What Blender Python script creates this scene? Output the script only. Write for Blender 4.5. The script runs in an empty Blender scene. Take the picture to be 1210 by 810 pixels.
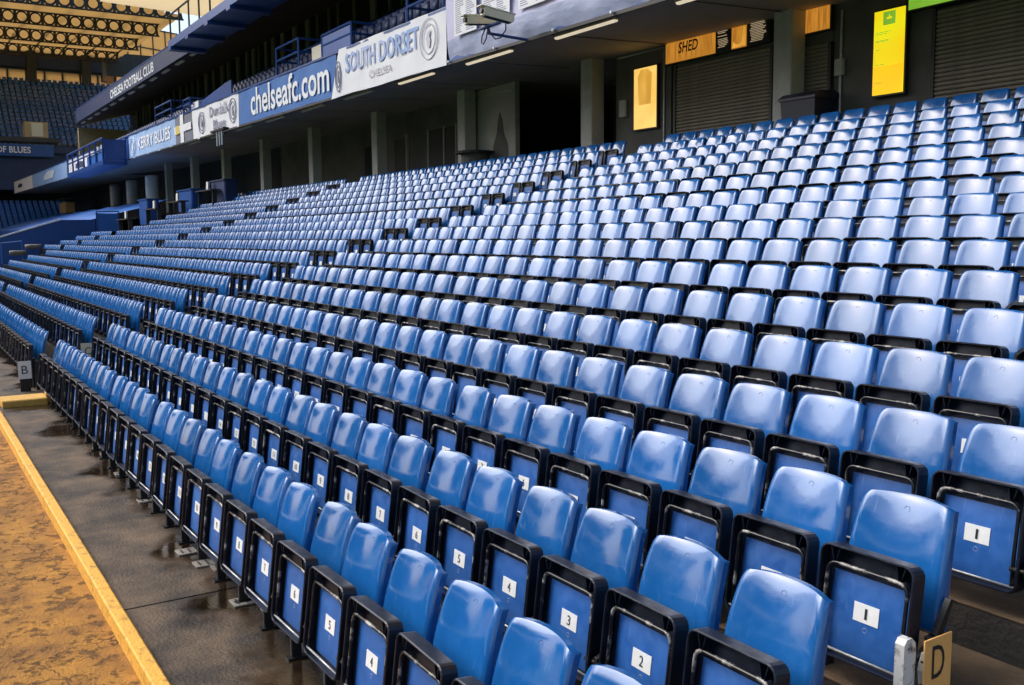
import bpy, math, random
import numpy as np
from mathutils import Matrix, Vector
random.seed(7); rng = np.random.default_rng(7)
scene = bpy.context.scene
COL = scene.collection
PI = math.pi

# ------------------------------------------------------------------ camera
CAM = Vector((1.882, -1.702, 2.387)); YAW, PITCH, ROLL = -1.0055, -0.1111, -0.0093
fw = Vector((math.cos(PITCH)*math.sin(YAW), math.cos(PITCH)*math.cos(YAW), math.sin(PITCH)))
r0 = fw.cross(Vector((0, 0, 1))).normalized(); u0 = r0.cross(fw)
cr, sr = math.cos(ROLL), math.sin(ROLL)
rt = cr*r0 + sr*u0; up = -sr*r0 + cr*u0
cd = bpy.data.cameras.new('camera'); cam = bpy.data.objects.new('camera', cd); COL.objects.link(cam)
cd.sensor_width = 36; cd.lens = 36*1142.05/1210; cd.clip_start = 0.05; cd.clip_end = 1500
cam.matrix_world = Matrix(((rt.x, up.x, -fw.x, CAM.x), (rt.y, up.y, -fw.y, CAM.y), (rt.z, up.z, -fw.z, CAM.z), (0, 0, 0, 1)))
scene.camera = cam
def project(p):                      # only used to pick which seats show largest
    d = Vector(p)-CAM; z = d.dot(fw)
    return (605+1142*d.dot(rt)/z, 405-1142*d.dot(up)/z, z)

# ------------------------------------------------------------------ sky, sun, exposure
SUN_EL, SUN_AZ = math.radians(45), math.radians(228)     # azimuth clockwise from +y
w = bpy.data.worlds.new('World'); scene.world = w; w.use_nodes = True
nt = w.node_tree; nt.nodes.clear()
sky = nt.nodes.new('ShaderNodeTexSky'); sky.sky_type = 'NISHITA'; sky.sun_disc = False
sky.sun_elevation = SUN_EL; sky.sun_rotation = SUN_AZ; sky.air_density = 1.0; sky.dust_density = 4.0; sky.ozone_density = 1.0
bg = nt.nodes.new('ShaderNodeBackground'); bg.inputs[1].default_value = 0.15
wo = nt.nodes.new('ShaderNodeOutputWorld'); nt.links.new(sky.outputs[0], bg.inputs[0]); nt.links.new(bg.outputs[0], wo.inputs[0])
sl = bpy.data.lights.new('sun', 'SUN'); sl.energy = 1.5; sl.angle = math.radians(54); sl.color = (.84, .93, 1)
sun = bpy.data.objects.new('sun', sl); COL.objects.link(sun)
sd = Vector((math.cos(SUN_EL)*math.sin(SUN_AZ), math.cos(SUN_EL)*math.cos(SUN_AZ), math.sin(SUN_EL)))
sun.rotation_euler = sd.to_track_quat('Z', 'Y').to_euler(); sun.location = (0, -30, 60)
vs = scene.view_settings; vs.view_transform = 'Standard'; vs.look = 'None'; vs.exposure = 0.7; vs.gamma = 1; vs.use_curve_mapping = False
scene.render.resolution_x = 1024; scene.render.resolution_y = 685
scene.cycles.max_bounces = 8; scene.cycles.diffuse_bounces = 4; scene.cycles.glossy_bounces = 3

# ------------------------------------------------------------------ materials
MAT = {}
def mat(name, c1, c2=None, rough=.6, rough2=None, scale=8, metal=0, bump=0, bscale=60, ior=1.5, objvar=0, detail=6, lo=.35, hi=.65, stretch=None, coat=0):
    m = bpy.data.materials.new(name); m.use_nodes = True; n = m.node_tree.nodes; l = m.node_tree.links
    b = n['Principled BSDF']; c2 = c2 or c1
    tc = n.new('ShaderNodeTexCoord'); src = tc.outputs['Object']
    if objvar:
        oj = n.new('ShaderNodeObjectInfo'); mu = n.new('ShaderNodeMath'); mu.operation = 'MULTIPLY'; mu.inputs[1].default_value = 61.; l.new(oj.outputs['Random'], mu.inputs[0])
        av = n.new('ShaderNodeVectorMath'); av.operation = 'ADD'; l.new(src, av.inputs[0]); l.new(mu.outputs[0], av.inputs[1]); src = av.outputs[0]
    if stretch:
        mp = n.new('ShaderNodeMapping'); mp.inputs['Scale'].default_value = stretch; l.new(src, mp.inputs[0]); src = mp.outputs[0]
    t = n.new('ShaderNodeTexNoise'); t.inputs['Scale'].default_value = scale; t.inputs['Detail'].default_value = detail; t.inputs['Roughness'].default_value = .62
    l.new(src, t.inputs['Vector'])
    mr = n.new('ShaderNodeMapRange'); mr.inputs[1].default_value = lo; mr.inputs[2].default_value = hi; l.new(t.outputs[0], mr.inputs[0])
    mx = n.new('ShaderNodeMix'); mx.data_type = 'RGBA'; mx.inputs[6].default_value = (*c1, 1); mx.inputs[7].default_value = (*c2, 1); l.new(mr.outputs[0], mx.inputs[0])
    out = mx.outputs[2]
    if objvar:
        oi = n.new('ShaderNodeObjectInfo'); m2 = n.new('ShaderNodeMapRange'); m2.inputs[3].default_value = 1-objvar; m2.inputs[4].default_value = 1+objvar
        l.new(oi.outputs['Random'], m2.inputs[0])
        hs = n.new('ShaderNodeHueSaturation'); l.new(m2.outputs[0], hs.inputs['Value']); l.new(out, hs.inputs['Color']); out = hs.outputs[0]
    l.new(out, b.inputs['Base Color']); b.inputs['Metallic'].default_value = metal; b.inputs['IOR'].default_value = ior
    b.inputs['Coat Weight'].default_value = coat; b.inputs['Coat Roughness'].default_value = .08
    if rough2 is None: b.inputs['Roughness'].default_value = rough
    else:
        r = n.new('ShaderNodeMapRange'); r.inputs[3].default_value = rough; r.inputs[4].default_value = rough2; l.new(mr.outputs[0], r.inputs[0]); l.new(r.outputs[0], b.inputs['Roughness'])
    if bump:
        t2 = n.new('ShaderNodeTexNoise'); t2.inputs['Scale'].default_value = bscale; t2.inputs['Detail'].default_value = 8; l.new(src, t2.inputs['Vector'])
        bp = n.new('ShaderNodeBump'); bp.inputs['Strength'].default_value = bump; bp.inputs['Distance'].default_value = .02; l.new(t2.outputs[0], bp.inputs['Height']); l.new(bp.outputs[0], b.inputs['Normal'])
    MAT[name] = m; return m
def emit(name, c1, c2, strength, scale=3, stretch=(1, 1, 1), base=None):
    m = mat(name, base or c1, rough=.4); n = m.node_tree.nodes; l = m.node_tree.links; b = n['Principled BSDF']
    tc = n.new('ShaderNodeTexCoord'); mp = n.new('ShaderNodeMapping'); mp.inputs['Scale'].default_value = stretch; l.new(tc.outputs['Object'], mp.inputs[0])
    t = n.new('ShaderNodeTexNoise'); t.inputs['Scale'].default_value = scale; l.new(mp.outputs[0], t.inputs[0])
    mr = n.new('ShaderNodeMapRange'); mr.inputs[1].default_value = .38; mr.inputs[2].default_value = .62; l.new(t.outputs[0], mr.inputs[0])
    mx = n.new('ShaderNodeMix'); mx.data_type = 'RGBA'; mx.inputs[6].default_value = (*c1, 1); mx.inputs[7].default_value = (*c2, 1); l.new(mr.outputs[0], mx.inputs[0])
    l.new(mx.outputs[2], b.inputs['Emission Color']); b.inputs['Emission Strength'].default_value = strength
    return m
mat('seat_blue', (.008, .089, .285), (.011, .107, .335), rough=.09, rough2=.2, scale=9, bump=.035, bscale=14, ior=1.64, objvar=.15, lo=.3, hi=.75)
mat('seat_blue_far', (.008, .084, .27), (.012, .115, .35), rough=.10, rough2=.18, scale=3, ior=1.64)
mat('pan_blue', (.013, .085, .30), (.020, .112, .38), rough=.38, rough2=.55, scale=14, objvar=.10)
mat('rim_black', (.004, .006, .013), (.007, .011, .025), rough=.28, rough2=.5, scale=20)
mat('frame_black', (.006, .006, .007), (.014, .013, .012), rough=.45, scale=16)
mat('dimple_blue', (.010, .085, .29), rough=.3)
mat('plate_white', (.80, .80, .78), (.72, .72, .69), rough=.45, scale=30)
mat('ink', (.012, .012, .015), rough=.6)
mat('gold_plate', (.86, .47, .15), (.80, .42, .12), rough=.4, scale=20)
mat('cream_plate', (.72, .66, .52), (.65, .58, .42), rough=.5, scale=20)
mat('worn_white', (.66, .65, .62), (.10, .09, .085), rough=.5, scale=14, lo=.52, hi=.62)
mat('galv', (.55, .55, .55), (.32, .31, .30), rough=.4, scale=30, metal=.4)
mat('terrace', (.060, .050, .040), (.030, .026, .022), rough=.8, scale=2.2, bump=.5, bscale=30, lo=.3, hi=.7)  # kept dark so the shade of the row gaps sits in the colour
mat('terrace_lit', (.20, .125, .065), (.10, .066, .038), rough=.75, scale=4, bump=.4, bscale=40, lo=.3, hi=.7)  # lighter copy of the terrace concrete, its lit look put into the colour
mat('kerb_yellow', (.78, .40, .05), (.30, .14, .03), rough=.65, scale=16, bump=.5, bscale=45, lo=.52, hi=.74, detail=10)
mat('kerb_gold', (.66, .37, .07), (.42, .22, .04), rough=.65, scale=9, bump=.3, bscale=40, lo=.5, hi=.85)
mat('blue_paint', (.016, .085, .33), (.012, .066, .26), rough=.4, scale=2.5, lo=.3, hi=.7)
mat('blue_bright', (.035, .17, .55), (.028, .14, .47), rough=.4, scale=1.2)
mat('blue_steel', (.016, .075, .30), (.012, .05, .2), rough=.35, scale=5)
mat('navy', (.010, .025, .085), (.016, .035, .11), rough=.5, scale=2)
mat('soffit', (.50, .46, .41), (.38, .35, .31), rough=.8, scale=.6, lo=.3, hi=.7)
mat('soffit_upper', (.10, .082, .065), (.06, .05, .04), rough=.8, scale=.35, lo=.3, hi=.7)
mat('column', (.52, .49, .43), (.42, .40, .35), rough=.7, scale=3)
mat('wall_dark', (.15, .135, .115), (.10, .09, .08), rough=.8, scale=1.1)
mat('wall_pale', (.48, .44, .38), (.38, .35, .30), rough=.8, scale=1.2)
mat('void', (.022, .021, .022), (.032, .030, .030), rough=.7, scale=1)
mat('slat', (.34, .28, .20), (.24, .20, .15), rough=.45, scale=4)
mat('banner_white', (.86, .85, .85), (.80, .80, .83), rough=.7, scale=1.4, bump=.25, bscale=4)
mat('banner_blue', (.030, .155, .46), (.022, .125, .40), rough=.6, scale=1.2, bump=.1, bscale=5)
mat('banner_pale', (.36, .52, .80), (.28, .45, .74), rough=.6, scale=1)
mat('banner_lilac', (.66, .61, .80), (.56, .55, .74), rough=.65, scale=.9, bump=.3, bscale=3)
mat('banner_hem', (.30, .34, .50), (.52, .56, .74), rough=.6, scale=1.1, stretch=(1, 1, 4), bump=.5, bscale=3)
mat('letter_white', (.82, .84, .86), rough=.6)
mat('letter_sky', (.20, .36, .68), (.44, .50, .74), rough=.6, scale=1.3, lo=.35, hi=.6)
mat('letter_grey', (.30, .30, .40), rough=.6)
mat('letter_faint', (.58, .56, .60), rough=.6)
mat('letter_dark', (.03, .05, .12), rough=.6)
mat('yellow_cloth', (.72, .55, .10), rough=.7)
mat('grey_cloth', (.16, .17, .22), rough=.7)
mat('cctv_cream', (.86, .78, .58), (.80, .72, .54), rough=.4, scale=10)
mat('lens', (.01, .01, .012), rough=.1)
mat('cable', (.015, .017, .025), rough=.5)
mat('tan', (.48, .36, .20), (.38, .28, .15), rough=.7, scale=.8)
mat('orange_seat', (.55, .30, .10), (.4, .22, .07), rough=.6, scale=2)
mat('steel_dark', (.035, .032, .028), (.022, .02, .018), rough=.5, scale=2)
mat('mullion', (.16, .14, .11), rough=.6, scale=1)
mat('glass_dark', (.012, .012, .012), (.02, .018, .015), rough=.12, scale=.6)
mat('roof_white', (.7, .68, .62), rough=.8)
mat('grass', (.035, .10, .018), (.05, .13, .025), rough=.9, scale=.4, bump=.4, bscale=60)
mat('bin_navy', (.010, .014, .04), rough=.4)
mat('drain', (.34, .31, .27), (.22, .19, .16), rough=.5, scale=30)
emit('lamp_amber', (.80, .42, .07), (.55, .28, .03), .6, 2.2, (1.5, 1, .35))
emit('lamp_amber_soft', (1, .56, .12), (1, .66, .17), .58, 2)
emit('lamp_wood', (.60, .25, .030), (.36, .13, .014), .55, 3, (9, 1, .6))
emit('lamp_yellow', (.90, .80, .01), (.97, .58, .005), .56, 1.3, (.4, 1, 1.0))
emit('lamp_gold', (.97, .55, .004), (.97, .62, .005), .56, 1.3)
emit('lamp_green', (.13, .30, .02), (.16, .34, .03), .8, 3)
emit('lamp_white', (1, .86, .62), (.9, .76, .55), .42, 5, base=(.7, .66, .58))
emit('menu_text', (.55, .42, .26), (.45, .33, .2), .5, 5)
def scuff(name):
    n = MAT[name].node_tree.nodes; l = MAT[name].node_tree.links; b = n['Principled BSDF']
    src = [x for x in n if x.type == 'VECT_MATH'][0].outputs[0]
    mp = n.new('ShaderNodeMapping'); mp.inputs['Scale'].default_value = (90, 20, 6); mp.inputs['Rotation'].default_value = (.2, .5, .4); l.new(src, mp.inputs[0])
    t = n.new('ShaderNodeTexNoise'); t.inputs['Scale'].default_value = 1.0; t.inputs['Detail'].default_value = 4; l.new(mp.outputs[0], t.inputs[0])
    mr = n.new('ShaderNodeMapRange'); mr.inputs[1].default_value = .66; mr.inputs[2].default_value = .74; l.new(t.outputs[0], mr.inputs[0])
    d = n.new('ShaderNodeTexNoise'); d.inputs['Scale'].default_value = 4.5; d.inputs['Detail'].default_value = 8; d.inputs['Roughness'].default_value = .7; l.new(src, d.inputs[0])
    dr = n.new('ShaderNodeMapRange'); dr.inputs[1].default_value = .5; dr.inputs[2].default_value = .75; dr.inputs[4].default_value = .15; l.new(d.outputs[0], dr.inputs[0])
    old = b.inputs['Base Color'].links[0].from_socket
    m1 = n.new('ShaderNodeMix'); m1.data_type = 'RGBA'; m1.inputs[7].default_value = (.10, .19, .33, 1); l.new(dr.outputs[0], m1.inputs[0]); l.new(old, m1.inputs[6])
    m2 = n.new('ShaderNodeMix'); m2.data_type = 'RGBA'; m2.inputs[7].default_value = (.16, .26, .44, 1); ml = n.new('ShaderNodeMath'); ml.operation = 'MULTIPLY'; ml.inputs[1].default_value = .4
    l.new(mr.outputs[0], ml.inputs[0]); l.new(ml.outputs[0], m2.inputs[0]); l.new(m1.outputs[2], m2.inputs[6]); l.new(m2.outputs[2], b.inputs['Base Color'])
    ro = b.inputs['Roughness'].links[0].from_socket; ad = n.new('ShaderNodeMath'); ad.operation = 'MULTIPLY_ADD'; ad.inputs[1].default_value = .45; l.new(dr.outputs[0], ad.inputs[0]); l.new(ro, ad.inputs[2]); l.new(ad.outputs[0], b.inputs['Roughness'])
scuff('seat_blue'); scuff('pan_blue')
# worn tube: black paint rubbed to bare steel
m = mat('tube_worn', (.008, .008, .009), (.42, .39, .35), rough=.30, rough2=.28, scale=13, lo=.52, hi=.66, objvar=.1)
# translucent roof sheet
m = bpy.data.materials.new('roof_sheet'); m.use_nodes = True; n = m.node_tree.nodes; l = m.node_tree.links; n.remove(n['Principled BSDF'])
tr = n.new('ShaderNodeBsdfTranslucent'); df = n.new('ShaderNodeBsdfDiffuse'); mxs = n.new('ShaderNodeMixShader')
tn = n.new('ShaderNodeTexNoise'); tn.inputs['Scale'].default_value = .25; cx = n.new('ShaderNodeMix'); cx.data_type = 'RGBA'
cx.inputs[6].default_value = (.60, .43, .22, 1); cx.inputs[7].default_value = (.74, .58, .34, 1); l.new(tn.outputs[0], cx.inputs[0])
l.new(cx.outputs[2], tr.inputs[0]); df.inputs[0].default_value = (.75, .62, .42, 1); mxs.inputs[0].default_value = .2
l.new(tr.outputs[0], mxs.inputs[1]); l.new(df.outputs[0], mxs.inputs[2]); l.new(mxs.outputs[0], n['Material Output'].inputs[0]); MAT['roof_sheet'] = m
# wet concrete of the walkway
def wet_concrete():
    m = mat('walkway', (.135, .086, .048), (.030, .019, .011), rough=.8, scale=2.6, bump=.6, bscale=45, lo=.34, hi=.62, detail=10)
    n = m.node_tree.nodes; l = m.node_tree.links; b = n['Principled BSDF']
    tc = n['Texture Coordinate'] if 'Texture Coordinate' in n else n.new('ShaderNodeTexCoord')
    t = n.new('ShaderNodeTexNoise'); t.inputs['Scale'].default_value = .85; t.inputs['Detail'].default_value = 5; l.new(tc.outputs['Object'], t.inputs[0])
    mr = n.new('ShaderNodeMapRange'); mr.inputs[1].default_value = .41; mr.inputs[2].default_value = .53
    sp = n.new('ShaderNodeSeparateXYZ'); l.new(tc.outputs['Object'], sp.inputs[0])
    ma = n.new('ShaderNodeMath'); ma.operation = 'MULTIPLY_ADD'; ma.inputs[1].default_value = .30; l.new(sp.outputs[1], ma.inputs[0]); l.new(t.outputs[0], ma.inputs[2]); l.new(ma.outputs[0], mr.inputs[0])
    old = b.inputs['Base Color'].links[0].from_socket
    mx = n.new('ShaderNodeMix'); mx.data_type = 'RGBA'; mx.blend_type = 'MULTIPLY'; mx.inputs[7].default_value = (.30, .28, .26, 1)
    l.new(mr.outputs[0], mx.inputs[0]); l.new(old, mx.inputs[6]); l.new(mx.outputs[2], b.inputs['Base Color'])
    r = n.new('ShaderNodeMapRange'); r.inputs[3].default_value = .75; r.inputs[4].default_value = .12; l.new(mr.outputs[0], r.inputs[0]); l.new(r.outputs[0], b.inputs['Roughness'])
    bp = [x for x in n if x.type == 'BUMP'][0]; s = n.new('ShaderNodeMapRange'); s.inputs[3].default_value = .45; s.inputs[4].default_value = .04
    l.new(mr.outputs[0], s.inputs[0]); l.new(s.outputs[0], bp.inputs['Strength'])
wet_concrete()
# flaking ochre coating on the track
def flaking():
    m = mat('track', (.44, .195, .020), (.22, .092, .012), rough=.85, scale=3.5, bump=.7, bscale=55, detail=12)
    n = m.node_tree.nodes; l = m.node_tree.links; b = n['Principled BSDF']; tc = n.new('ShaderNodeTexCoord')
    t0 = n.new('ShaderNodeTexNoise'); t0.inputs['Scale'].default_value = 5; t0.inputs['Detail'].default_value = 8; l.new(tc.outputs['Object'], t0.inputs[0])
    ad = n.new('ShaderNodeVectorMath'); ad.operation = 'MULTIPLY_ADD'; ad.inputs[1].default_value = (.35, .35, .35); l.new(t0.outputs['Color'], ad.inputs[0]); l.new(tc.outputs['Object'], ad.inputs[2])
    v = n.new('ShaderNodeTexVoronoi'); v.feature = 'DISTANCE_TO_EDGE'; v.inputs['Scale'].default_value = .7; l.new(ad.outputs[0], v.inputs['Vector'])
    cr_ = n.new('ShaderNodeMapRange'); cr_.inputs[1].default_value = 0.0; cr_.inputs[2].default_value = .004; l.new(v.outputs[0], cr_.inputs[0])
    t = n.new('ShaderNodeTexNoise'); t.inputs['Scale'].default_value = 9; t.inputs['Detail'].default_value = 14; t.inputs['Roughness'].default_value = .82; l.new(tc.outputs['Object'], t.inputs[0])
    fr = n.new('ShaderNodeMapRange'); fr.inputs[1].default_value = .54; fr.inputs[2].default_value = .575; l.new(t.outputs[0], fr.inputs[0])
    old = b.inputs['Base Color'].links[0].from_socket
    m1 = n.new('ShaderNodeMix'); m1.data_type = 'RGBA'; m1.inputs[7].default_value = (.17, .075, .014, 1); l.new(fr.outputs[0], m1.inputs[0]); l.new(old, m1.inputs[6])
    m2 = n.new('ShaderNodeMix'); m2.data_type = 'RGBA'; m2.inputs[6].default_value = (.07, .035, .012, 1); l.new(cr_.outputs[0], m2.inputs[0]); l.new(m1.outputs[2], m2.inputs[7])
    l.new(m2.outputs[2], b.inputs['Base Color'])
    sub = n.new('ShaderNodeMath'); sub.operation = 'SUBTRACT'; l.new(cr_.outputs[0], sub.inputs[0]); l.new(fr.outputs[0], sub.inputs[1])
    bp = n.new('ShaderNodeBump'); bp.inputs['Strength'].default_value = .8; bp.inputs['Distance'].default_value = .02; l.new(sub.outputs[0], bp.inputs['Height'])
    ob = [x for x in n if x.type == 'BUMP' and x != bp][0]; l.new(ob.outputs[0], bp.inputs['Normal']); l.new(bp.outputs[0], b.inputs['Normal'])
flaking()

# ------------------------------------------------------------------ mesh helpers
class MB:
    def __init__(s): s.v = []; s.f = []; s.m = []
    def add(s, vs_, fs, mi=0):
        o = len(s.v); s.v += [tuple(p) for p in vs_]; s.f += [tuple(i+o for i in f) for f in fs]; s.m += [mi]*len(fs); return s
    def box(s, x0, x1, y0, y1, z0, z1, mi=0):
        return s.add([(x0,y0,z0),(x1,y0,z0),(x1,y1,z0),(x0,y1,z0),(x0,y0,z1),(x1,y0,z1),(x1,y1,z1),(x0,y1,z1)],
                     [(3,2,1,0),(4,5,6,7),(0,1,5,4),(1,2,6,5),(2,3,7,6),(3,0,4,7)], mi)
    def bevel_box(s, x0, x1, y0, y1, z0, z1, b, mi=0):
        # box with the four edges that run along z chamfered
        ring = [(x0+b,y0),(x1-b,y0),(x1,y0+b),(x1,y1-b),(x1-b,y1),(x0+b,y1),(x0,y1-b),(x0,y0+b)]
        vs_ = [(x,y,z0) for x,y in ring]+[(x,y,z1) for x,y in ring]
        return s.add(vs_, [tuple(range(7,-1,-1)), tuple(range(8,16))]+[(i,(i+1)%8,8+(i+1)%8,8+i) for i in range(8)], mi)
    def prism(s, poly, axis, a, b, mi=0):
        # polygon (pairs) swept along an axis from a to b
        def P(q, t): return {'x': (t,q[0],q[1]), 'y': (q[0],t,q[1]), 'z': (q[0],q[1],t)}[axis]
        n_ = len(poly)
        return s.add([P(q,a) for q in poly]+[P(q,b) for q in poly], [tuple(range(n_-1,-1,-1)), tuple(range(n_,2*n_))]+[(i,(i+1)%n_,n_+(i+1)%n_,n_+i) for i in range(n_)], mi)
    def tube(s, path, r, n_=6, mi=0, closed=False):
        P = [Vector(p) for p in path]; vs_ = []; N = len(P)
        nrm = None
        for i, p in enumerate(P):
            a = P[(i-1) % N] if (i > 0 or closed) else p; c = P[(i+1) % N] if (i < N-1 or closed) else p
            t = (c-a).normalized()
            if nrm is None: nrm = t.orthogonal().normalized()
            nrm = (nrm - t*nrm.dot(t)).normalized(); bn = t.cross(nrm)
            for k in range(n_):
                an = 2*PI*k/n_; vs_.append(p+r*(math.cos(an)*nrm+math.sin(an)*bn))
        fs = []
        for i in range(N if closed else N-1):
            j = (i+1) % N
            for k in range(n_): fs.append((i*n_+k, i*n_+(k+1)%n_, j*n_+(k+1)%n_, j*n_+k))
        if not closed: fs += [tuple(range(n_-1,-1,-1)), tuple((N-1)*n_+k for k in range(n_))]
        return s.add(vs_, fs, mi)
    def grid(s, P, mi=0):
        h, w_ = len(P), len(P[0])
        return s.add([p for row in P for p in row], [(i*w_+j, i*w_+j+1, (i+1)*w_+j+1, (i+1)*w_+j) for i in range(h-1) for j in range(w_-1)], mi)
    def mesh(s, name, mats, smooth=False):
        me = bpy.data.meshes.new(name); me.from_pydata(s.v, [], s.f)
        for m_ in ([mats] if isinstance(mats, str) else mats): me.materials.append(MAT[m_])
        me.polygons.foreach_set('material_index', s.m)
        if smooth: me.polygons.foreach_set('use_smooth', [True]*len(s.f))
        me.update(); return me
def link(name, me, parent=None, loc=None):
    o = bpy.data.objects.new(name, me); COL.objects.link(o)
    if parent: o.parent = parent
    if loc is not None: o.location = loc
    return o
def part(name, mb, mats, parent, loc=None, smooth=False): return link(name, mb.mesh(name, mats, smooth), parent, loc)
def tag(o, label, cat, group=None):
    o['label'] = label; o['category'] = cat
    if group: o['group'] = group
    return o
def thing(name, label, cat, loc=(0,0,0), group=None):
    o = link(name, None, None, loc); o.empty_display_size = .1; return tag(o, label, cat, group)
def struct(name, mb, mats, smooth=False):
    o = link(name, mb.mesh(name, mats, smooth)); o['kind'] = 'structure'; return o
def stuff(o): o['kind'] = 'stuff'; return o
TXT = {}
def text_mesh(s, wdt, hgt, mname, face='y', ext=.006, shear=0):
    """lettering fitted into a wdt x hgt box whose lower left corner is the origin; face 'y' reads from -y, 'x' reads from +x"""
    key = (s, wdt, hgt, mname, face)
    if key in TXT: return TXT[key]
    c = bpy.data.curves.new('lettering', 'FONT'); c.body = s; c.size = 1; c.extrude = 0; c.offset = .018 if len(s) > 3 else 0; c.resolution_u = 3
    o = bpy.data.objects.new('lettering', c); COL.objects.link(o)
    me0 = o.to_mesh()
    v = np.array([p.co[:] for p in me0.vertices]); fs = [tuple(p.vertices) for p in me0.polygons]
    o.to_mesh_clear(); bpy.data.objects.remove(o); bpy.data.curves.remove(c)
    v = v[:, :2]-v[:, :2].min(0); ex = v.max(0); v = v/ex*np.array([wdt, hgt]); v[:, 0] += shear*v[:, 1]
    if face == 'y': V = [(a, 0, b) for a, b in v]
    else: V = [(0, a, b) for a, b in v]
    me = bpy.data.meshes.new('lettering'); me.from_pydata(V, [], fs); me.materials.append(MAT[mname]); me.update()
    TXT[key] = me; return me
ORD = ['first','second','third','fourth','fifth','sixth','seventh','eighth','ninth','tenth','eleventh','twelfth','thirteenth','fourteenth','fifteenth','sixteenth','seventeenth','eighteenth','nineteenth','twentieth']
def ordw(n_): return ORD[n_-1] if n_ <= 20 else 'twenty-'+ORD[n_-21]

# ------------------------------------------------------------------ the ground
DEP = .738; NR = 17
T = [(.197*r+.0006*r*(r-1)) if r <= 9 else 0 for r in range(NR)]
for r in range(10, NR): T[r] = 2.02+.25*(r-10)
XL, XR = -122., 7.
ground = struct('ground', MB().add([(-600,-600,-.30),(600,-600,-.30),(600,600,-.30),(-600,600,-.30)], [(0,1,2,3)]), 'grass')
struct('track', MB().box(-125, 12, -4.5, -.70, -.28, -.07), 'track')
# concrete walkway: slabs with open joints
slabs = struct('walkway', MB().box(-125, 12, -.62, .70, -.28, -.012), 'void')
xs = [8, 1.2, -4.55, -9.6, -13.55, -20, -26, -32, -40, -50, -62, -80, -122]
for a, b_ in zip(xs[1:], xs[:-1]):
    part('slab', MB().box(a+.008, b_-.008, -.618, .703, -.2, random.uniform(-.002, .002)), 'walkway', slabs)
kb = thing('kerb', 'long yellow painted kerb between ochre track and dark walkway', 'kerb', (0, 0, 0))
xk = 8.
while xk > -70:
    L_ = random.uniform(2.2, 2.9); j = random.uniform(-.004, .004)
    part('kerb_stone', MB().prism([(-.705+j,-.1),(-.705+j,.034),(-.695+j,.045),(-.63+j,.045),(-.62+j,.036),(-.62+j,-.1)], 'x', xk-L_+.004, xk-.004), 'kerb_yellow', kb)
    xk -= L_
ck = thing('cross_kerb', 'short yellow kerb lying across the walkway below the row B sign', 'kerb', (-13.7, 0, 0))
part('kerb_stone', MB().prism([(-.26,0),(-.26,.085),(-.245,.10),(.245,.10),(.26,.085),(.26,0)], 'y', -.56, .02), 'kerb_gold', ck)
part('end_block', MB().box(-.10,.10,.025,.11,0,.22), 'kerb_gold', ck)
# terracing: each riser stands just below the pans of its row
RO, RT = .03, .15
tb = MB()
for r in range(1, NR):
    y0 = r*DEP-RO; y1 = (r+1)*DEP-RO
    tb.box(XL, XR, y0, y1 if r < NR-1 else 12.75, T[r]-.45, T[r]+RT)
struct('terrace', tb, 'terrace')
AIS = [(-14.40, 1.15), (-30.15, 1.15), (-45.85, 1.15)]
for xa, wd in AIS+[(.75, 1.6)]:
    am = 'terrace_lit' if xa > 0 else 'terrace'
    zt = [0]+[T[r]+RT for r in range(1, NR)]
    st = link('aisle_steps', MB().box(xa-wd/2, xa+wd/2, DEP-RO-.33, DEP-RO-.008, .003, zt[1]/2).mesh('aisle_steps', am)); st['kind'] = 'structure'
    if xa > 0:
        for r in range(1, NR-1): part('tread', MB().box(-1.3, 3, r*DEP-RO-.004, (r+1)*DEP-RO-.004, zt[r]+.0005, zt[r]+.006), am, st)  # thin sheets lay the lit tone over the darkened terrace
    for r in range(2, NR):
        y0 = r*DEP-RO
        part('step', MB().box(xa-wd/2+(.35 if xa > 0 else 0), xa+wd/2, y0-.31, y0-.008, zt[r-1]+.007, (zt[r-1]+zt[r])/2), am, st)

# ------------------------------------------------------------------ the folding seats
def sgn_pow(a, p): return math.copysign(abs(a)**p, a)
def back_grid(nu, nv):
    P = []
    us = np.linspace(-1, 1, nu); us = np.sign(us)*(1-(1-np.abs(us))**1.8)      # denser towards the edges
    vsn = np.linspace(0, 1, nv); vsn = 1-(1-vsn)**1.8
    for t in vsn:
        row = []
        for s_ in us:
            hw = .232-.026*t**2
            a = abs(s_)
            x = s_*hw*(1-.035*t**14*a**2)
            z = .44+.474*t-(t**6)*(.007*a**2+.016*a**10)
            y = .118+.040*t+.052*t*t+.014*t**3
            y += (.012+.034*t**1.5)*(1-a**2)                   # dished
            y += .030*a**22+.007*t**36                     # rolled rim
            row.append((x, y, z))
        P.append(row)
    return P
def back_mesh(nu, nv, mb=None, mi=0, flange=True):
    mb = mb or MB(); P = back_grid(nu, nv); mb.grid(P, mi)
    if flange:
        rim = [P[i][0] for i in range(nv)]+[P[-1][j] for j in range(1, nu-1)]+[P[i][-1] for i in range(nv-1, -1, -1)]
        back = [(x*.992, y+.030, z-(.004 if z > .85 else 0)) for x, y, z in rim]
        mb.grid([back, rim], mi)
    return mb
TL = math.radians(7)                                       # lean of the folded pan
def pan_pt(x, d, h): # d = towards the viewer, h = along the pan from the plate's centre
    return (x, -d*math.cos(TL)+h*math.sin(TL), .47+h*math.cos(TL)+d*math.sin(TL))
def rrect(hw, h0, h1, r, n_=4):
    pts = []
    for cx_, cy_, a0 in ((hw-r, h1-r, 0), (-hw+r, h1-r, PI/2), (-hw+r, h0+r, PI), (hw-r, h0+r, 1.5*PI)):
        for k in range(n_+1): a = a0+PI/2*k/n_; pts.append((cx_+r*math.cos(a), cy_+r*math.sin(a)))
    return pts
HW, H0, H1 = .218, -.205, .250
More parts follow.
